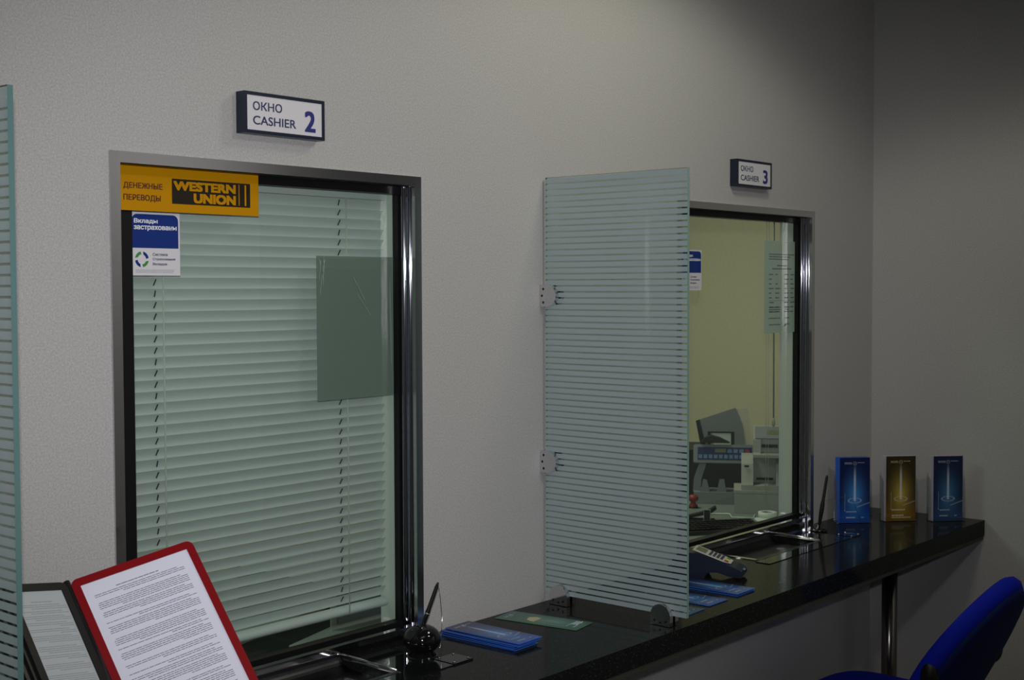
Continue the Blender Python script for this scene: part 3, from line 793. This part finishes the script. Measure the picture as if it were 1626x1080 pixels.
for k, a in enumerate((2.93, 2.965, 3.0, 3.04)): display_panel(a, .131+.009*k, .306, 'black_plastic', 'black_plastic', 'ink_soft', r1, False)
bm = BM(); L0 = H-root_loc-AX*.002; tube(bm, [L0, L0+AX*.312], .0055, 12); obj('hinge_spine', bm, 'black_plastic', st)
bm = BM(); prism(bm, [(-.10, .0), (.13, .0), (.13, .012), (.02, .03), (-.08, .038), (-.10, .03)], 'x', -.11, .11); bevel(bm, .003); obj('base', bm, 'black_plastic', st)
bm = BM(); L1 = L0-NN*.03; tube(bm, [Vector((0, .10, .010)), L1+AX*.05], .008, 12); obj('back_strut', bm, 'steel', st)

# ------------------------------------------------------------------ blue chair in front of the counter
cx, cy, cyaw = 3.632, -.375, math.radians(87)       # yaw of the way it faces
ch = thing('visitor_chair', 'bright blue upholstered chair with dark back shell pulled up to the counter corner', 'chair', (cx, cy, 0), (0, 0, cyaw-PI/2))
def cushion(name, outline, th, matname, T, crown=0.0, bend=0.0):
    """rounded slab from a closed outline: u,v plane, thickness along w"""
    bm = BM(); n = len(outline); rings = []
    cxo = sum(p[0] for p in outline)/n; cyo = sum(p[1] for p in outline)/n
    prof = [(0.0, .5), (.55, .5), (.85, .47), (.96, .36), (1.0, .15), (1.0, -.15), (.96, -.36), (.85, -.47), (.55, -.5), (0, -.5)]
    for s, k in prof:
        if s == 0: rings.append([bm.verts.new((cxo, cyo, th*k+(crown if k > 0 else 0)))]); continue
        rings.append([bm.verts.new((cxo+(p[0]-cxo)*s, cyo+(p[1]-cyo)*s, th*k+(crown*(1-s*s) if k > 0 else 0))) for p in outline])
    for rg in rings:
        for v in rg:
            v.co.z += bend*(v.co.x-cxo)**2
            v.co = T @ v.co
    for a, b in zip(rings, rings[1:]):
        for i in range(n):
            j = (i+1) % n
            if len(a) == 1: f = bm.faces.new((a[0], b[i], b[j]))
            elif len(b) == 1: f = bm.faces.new((a[j], a[i], b[0]))
            else: f = bm.faces.new((a[i], b[i], b[j], a[j]))
            f.smooth = True
    return bm
def superellipse(w, h, p, n=40, y0=0, taper=0.0):
    o = []
    for i in range(n):
        a = 2*PI*i/n; c, s = math.cos(a), math.sin(a)
        x = math.copysign(abs(c)**(2/p), c)*w/2; y = math.copysign(abs(s)**(2/p), s)*h/2
        o.append((x*(1-taper*(y/(h/2))), y+y0))
    return o
seatT = Matrix.Translation((-.02, .06, .525))
obj('seat', cushion('seat', superellipse(.40, .44, 4), .07, 'fabric', seatT, .012), 'fabric', ch)
rec = .481
backT = Matrix.Translation((0, -.20, .71)) @ Matrix.Rotation(PI/2+rec, 4, 'X')   # u across, v up, w towards -y (rear)
obj('backrest', cushion('backrest', superellipse(.44, .547, 1.95, taper=.20), .06, 'fabric', backT @ Matrix.Translation((0, 0, -.0)), 0, -.55), 'fabric', ch)
obj('back_shell', cushion('back_shell', superellipse(.405, .51, 1.95, taper=.20), .028, 'shell', backT @ Matrix.Translation((0, 0, .030)), 0, -.55), 'shell', ch)
for s in (-1, 1):
    bm = BM(); tube(bm, [(s*.180, -.130, .60), (s*.205, -.10, .53), (s*.205, -.09, .44), (s*.225, -.20, .012)], .012, 12); obj('leg', bm, 'black_plastic', ch)
    bm = BM(); tube(bm, [(s*.205, .18, .485), (s*.235, .22, .012)], .012, 12); obj('leg', bm, 'black_plastic', ch)
    bm = BM(); lathe(bm, [(0, -.045)]+[(.026*math.cos(a), .045*math.sin(a)) for a in [-1.2+2.4*i/8 for i in range(9)]]+[(0, .045)], 20, (s*.205, -.185, .695)); obj('back_bracket', bm, 'black', ch)
bm = BM(); box(bm, -.20, .20, -.15, .23, .478, .492); obj('seat_pan', bm, 'black_plastic', ch)
for s in (-1, 1):
    for y in (.22, -.20):
        bm = BM(); lathe(bm, [(0, 0), (.016, 0), (.014, .014), (0, .014)], 14, (s*(.235 if y > 0 else .225), y, 0)); obj('foot_cap', bm, 'black_plastic', ch)

# ------------------------------------------------------------------ teller room seen through the panes
dk = thing('teller_desk', 'greenish grey teller desk running inside behind both cashier windows', 'desk', (0, 0, 0))
ZD = .85
bm = BM(); box(bm, .9, 5.6, TH+.01, 1.45, ZD-.028, ZD); bevel(bm, .003); obj('desk_top', bm, 'desk', dk)
for x in (.95, 2.55, 4.0, 5.5):
    bm = BM(); box(bm, x-.0125, x+.0125, .2, 1.40, 0, ZD-.028); obj('leg_panel', bm, 'desk', dk)
VW = math.atan2(-.856, .516)           # objects face the window
S = .00253
def tf(dx=0, dy=0, dz=0): return Matrix.Translation((dx, dy, dz))
# white cash box with note counter and detector on top
bxr = thing('cash_box', 'low pale box on the teller desk carrying the note counting machine', 'box', (4.555, .752, ZD), (0, 0, VW))
bm = BM(); box(bm, 0, .225, 0, .20, 0, .080); bevel(bm, .004); obj('case', bm, 'office', bxr)
bm = BM(); box(bm, -.002, .227, -.002, .202, .081, .092); bevel(bm, .003); obj('lid', bm, 'office', bxr)
ncr = thing('note_counter', 'pale banknote counting machine standing on the low box behind window 3', 'machine', (4.555, .752, ZD+.0925), (0, 0, VW))
bm = BM(); side = [(.012, 0), (.19, 0), (.19, .128), (.095, .128), (.06, .10), (.02, .03), (.012, .02)]
prism(bm, side, 'x', .028, .075); prism(bm, side, 'x', .165, .225); prism(bm, [(.085, 0), (.19, 0), (.19, .126), (.11, .126), (.085, .03)], 'x', .075, .165); prism(bm, [(.012, 0), (.085, 0), (.085, .022), (.012, .018)], 'x', .075, .165)
bmesh.ops.remove_doubles(bm, verts=bm.verts, dist=1e-5); obj('housing', bm, 'office', ncr)
bm = BM(); box(bm, .088, .155, .072, .084, .034, .042); obj('note_slot', bm, 'office_dark', ncr)
bm = BM(); box(bm, .180, .222, .010, .022, .03, .07, T=Matrix.Rotation(-.35, 4, 'X')); obj('pocket', bm, 'office_grey', ncr)
bm = BM(); box(bm, .040, .058, .043, .048, .088, .096); obj('badge', bm, 'office_dark', ncr)
ndr = thing('note_detector', 'pale banknote tester with grey display on top of the counting machine', 'machine', (4.555, .752, ZD+.221), (0, 0, VW))
bm = BM(); side = [(.03, 0), (.17, 0), (.17, .118), (.11, .118), (.055, .072), (.045, .02), (.03, .012)]
prism(bm, side, 'x', .075, .105); prism(bm, side, 'x', .178, .225); prism(bm, [(.06, 0), (.17, 0), (.17, .117), (.11, .117), (.065, .074), (.06, .02)], 'x', .105, .178)
prism(bm, [(.03, 0), (.06, 0), (.06, .02), (.03, .012)], 'x', .105, .178); bmesh.ops.remove_doubles(bm, verts=bm.verts, dist=1e-5); obj('housing', bm, 'office', ndr)
a = math.atan2(.046, .055); bm = BM(); box(bm, -.068, .070, 0, .066, 0, .003, T=Matrix.Translation((.150, .0575, .0745)) @ Matrix.Rotation(a, 4, 'X')); sc_ = obj('display_hood', bm, 'office_grey', ndr)
bm = BM(); box(bm, -.02, .03, .022, .045, .003, .004, T=Matrix.Translation((.150, .0575, .0745)) @ Matrix.Rotation(a, 4, 'X')); obj('display', bm, 'lcd', sc_)
bm = BM(); box(bm, .108, .172, .050, .059, .040, .052); obj('note_slot', bm, 'office_dark', ndr)
# scale with raised display
scr = thing('counting_scale', 'grey counting scale with raised navy key panel behind window 3', 'scale', (4.640, 1.012, ZD), (0, 0, VW))
bm = BM(); box(bm, .01, .185, .0, .14, .0, .050); bevel(bm, .006, 2); obj('base', bm, 'office_grey', scr)
for x in (.055, .125):
    bm = BM(); prism(bm, [(x-.016, .050), (x+.022, .050), (x+.010, .098), (x-.006, .102)] if x < .1 else [(x-.018, .050), (x+.020, .050), (x+.012, .102), (x-.008, .102)], 'y', .02, .04); obj('prong', bm, 'office_grey', scr)
bm = BM(); prism(bm, [(.006, .048), (.038, .048), (.042, .10), (.062, .165), (.078, .185), (.052, .185), (.030, .16), (.010, .10)], 'y', .04, .075); obj('arm', bm, 'office_grey', scr)
T = Matrix.Translation((.008, .02, .172)) @ Matrix.Rotation(-.30, 4, 'X')
bm = BM(); prism(bm, [(0, .004), (.008, 0), (.242, 0), (.252, .012), (.262, .072), (.256, .078), (.006, .078), (0, .072)], 'y', 0, .045, T=T); hd = obj('head', bm, 'office_grey', scr)
bm = BM(); box(bm, .018, .242, -.0015, 0, .012, .066, T=T); kp = obj('key_panel', bm, 'panel_navy', hd)
bm = BM(); box(bm, .09, .135, -.0025, -.0015, .044, .060, T=T); obj('readout', bm, 'lcd', kp)
for k in range(4):
    bm = BM(); box(bm, .142+.0245*k, .160+.0245*k, -.0035, -.0015, .043, .058, T=T); obj('key', bm, 'key_red' if k == 3 else 'key_blue', kp)
for k in range(10):
    bm = BM(); box(bm, .022+.0212*k, .037+.0212*k, -.0035, -.0015, .018, .034, T=T); obj('key', bm, 'key_blue', kp)
bm = BM(); prism(bm, [(.045, 0), (.165, 0), (.120, .022), (.085, .030), (.060, .020)], 'y', 0, .05); tag(obj('note_wad', bm, 'office_dark', loc=(4.66, 1.03, ZD+.2545)), 'dark wad lying on top of the scale head', 'wad'); bpy.data.objects['note_wad'].rotation_euler = (0, 0, VW)
# black case behind the scale
t = thing('computer_case', 'black computer case standing behind the grey counting scale', 'computer', (4.76, 1.16, ZD), (0, 0, VW))
bm = BM(); box(bm, -.06, .285, 0, .30, .008, .205); bevel(bm, .006); obj('case', bm, 'office_dark', t)
for x in (-.03, .20):
    bm = BM(); lathe(bm, [(0, 0), (.012, 0), (.012, .008), (0, .008)], 14, (x, .03, 0)); obj('foot', bm, 'office_dark', t)
    bm = BM(); lathe(bm, [(0, 0), (.012, 0), (.012, .008), (0, .008)], 14, (x, .27, 0)); obj('foot', bm, 'office_dark', t)
t = thing('picture_stand', 'small black framed card standing on the black computer case', 'picture stand', (4.835, 1.055, ZD+.2055), (0, 0, VW))
bm = BM(); box(bm, 0, .014, -.012, .002, 0, .080); box(bm, .100, .114, -.012, .002, 0, .080); box(bm, .014, .100, -.004, .002, .074, .080); box(bm, .014, .1, -.004, .04, 0, .006); obj('frame', bm, 'office_dark', t)
bm = BM(); box(bm, .014, .100, -.001, .001, .006, .074); obj('picture', bm, 'paper_green', t)
t = thing('ring_binder', 'open grey folder leaning up behind the scale with a black spine', 'folder', (4.925, 1.147, ZD+.2055), (0, 0, VW))
bm = BM(); prism(bm, [(.0, .0), (.022, .0), (-.006, .118), (-.022, .112)], 'y', -.004, .012); obj('spine', bm, 'office_dark', t)
bm = BM(); prism(bm, [(.022, 0), (.19, 0), (.178, .10), (.150, .172), (-.006, .118)], 'y', .0, .006); obj('cover', bm, 'office_grey', t)
bm = BM(); prism(bm, [(.15, 0), (.225, 0), (.205, .17), (.152, .168)], 'y', .008, .014); obj('divider', bm, 'cream', t)
# small things on the desk edge
t = thing('tape_roll', 'roll of clear sticky tape lying on the desk by the pale box', 'tape', (4.5540, .6000, ZD))
bm = BM(); lathe(bm, [(.020, 0), (.037, 0), (.037, .022), (.020, .022), (.020, 0)], 32); obj('tape', bm, 'paper_green', t)
bm = BM(); lathe(bm, [(.0185, .001), (.0198, .001), (.0198, .021), (.0185, .021), (.0185, .001)], 32); obj('core', bm, 'office_grey', t)
t = thing('stapler', 'black stapler on the teller desk behind the striped glass edge', 'stapler', (4.330, .760, ZD), (0, 0, VW+.15))
bm = BM(); prism(bm, [(-.06, 0), (.05, 0), (.05, .006), (-.06, .01)], 'y', -.018, .018); obj('base', bm, 'office_dark', t)
bm = BM(); prism(bm, [(-.06, .02), (.02, .040), (.052, .058), (.054, .046), (.03, .028), (-.06, .011)], 'y', -.015, .015); obj('arm', bm, 'office_dark', t)
t = thing('rubber_stamp', 'small red rubber stamp on the desk beside the scale', 'stamp', (4.560, .950, ZD))
bm = BM(); lathe(bm, [(0, 0), (.018, 0), (.018, .012), (.010, .018), (.010, .026), (.020, .032), (.022, .044), (.014, .053), (0, .055)], 24); obj('handle', bm, 'stamp', t)
bm = BM(); lathe(bm, [(.0182, .0), (.0195, .0), (.0195, .006), (.0182, .006), (.0182, 0)], 24); obj('collar', bm, 'office_dark', t)
t = thing('desk_calendar', 'small upright black plate with pale rim on the teller desk', 'plate', (4.250, .700, ZD), (0, 0, VW))
bm = BM(); box(bm, 0, .022, 0, .006, .0, .058); obj('plate', bm, 'office_dark', t)
bm = BM(); box(bm, -.002, 0, -.001, .007, 0, .060); box(bm, .022, .024, -.001, .007, 0, .060); box(bm, 0, .022, -.001, .007, .058, .060); obj('rim', bm, 'office', t)
t = thing('keyboard', 'black keyboard at the window edge of the teller desk', 'keyboard', (4.08, .585, ZD), (0, 0, VW+.4))
bm = BM(); prism(bm, [(0, 0), (.15, 0), (.15, .026), (0, .014)], 'x', -.08, .24); obj('case', bm, 'office_dark', t)
bm = BM()
for r_ in range(5):
    for c_ in range(15): x0, y0 = -.07+.020*c_, .012+.026*r_; z0 = .015+.011*(y0/.15); box(bm, x0, x0+.016, y0, y0+.02, z0, z0+.006)
obj('keys', bm, 'black_plastic', t)
bm = BM(); box(bm, 0, .17, 0, .11, 0, .0012, T=Matrix.Rotation(.3, 4, 'Z')); tag(obj('paper_sheet', bm, 'paper_green', loc=(4.43, .56, ZD)), 'loose pale sheet lying on the teller desk between stapler and tape', 'paper'); bpy.data.objects['paper_sheet'].rotation_euler = (0, 0, VW)
bm = BM(); tube(bm, [(4.40, .80, ZD+.004), (4.47, .80, ZD+.004), (4.50, .74, ZD+.006), (4.45, .70, ZD+.004), (4.48, .62, ZD+.005), (4.56, .66, ZD+.004)], .0025, 8); tag(obj('cable', bm, 'paper_green'), 'thin pale cable curling over the teller desk', 'cable')
# behind window 2, under the blind
t = thing('desk_cabinet', 'pale low cabinet on the teller desk seen under the closed blind', 'cabinet', (2.30, .62, ZD))
bm = BM(); box(bm, 0, .42, 0, .40, 0, .12); bevel(bm, .004); obj('case', bm, 'office', t)
bm = BM(); box(bm, .02, .40, -.004, 0, .015, .105); obj('door', bm, 'office_grey', t)
t = thing('flat_screen', 'black flat screen seen from behind under the closed blind', 'screen', (1.95, .40, ZD), (0, 0, .3))
bm = BM(); box(bm, -.12, .12, -.05, .05, 0, .012); obj('foot', bm, 'office_dark', t)
bm = BM(); box(bm, -.02, .02, -.01, .01, .012, .10); obj('neck', bm, 'office_dark', t)
bm = BM(); box(bm, -.2, .2, -.012, .012, .07, .12); obj('display', bm, 'office_dark', t)
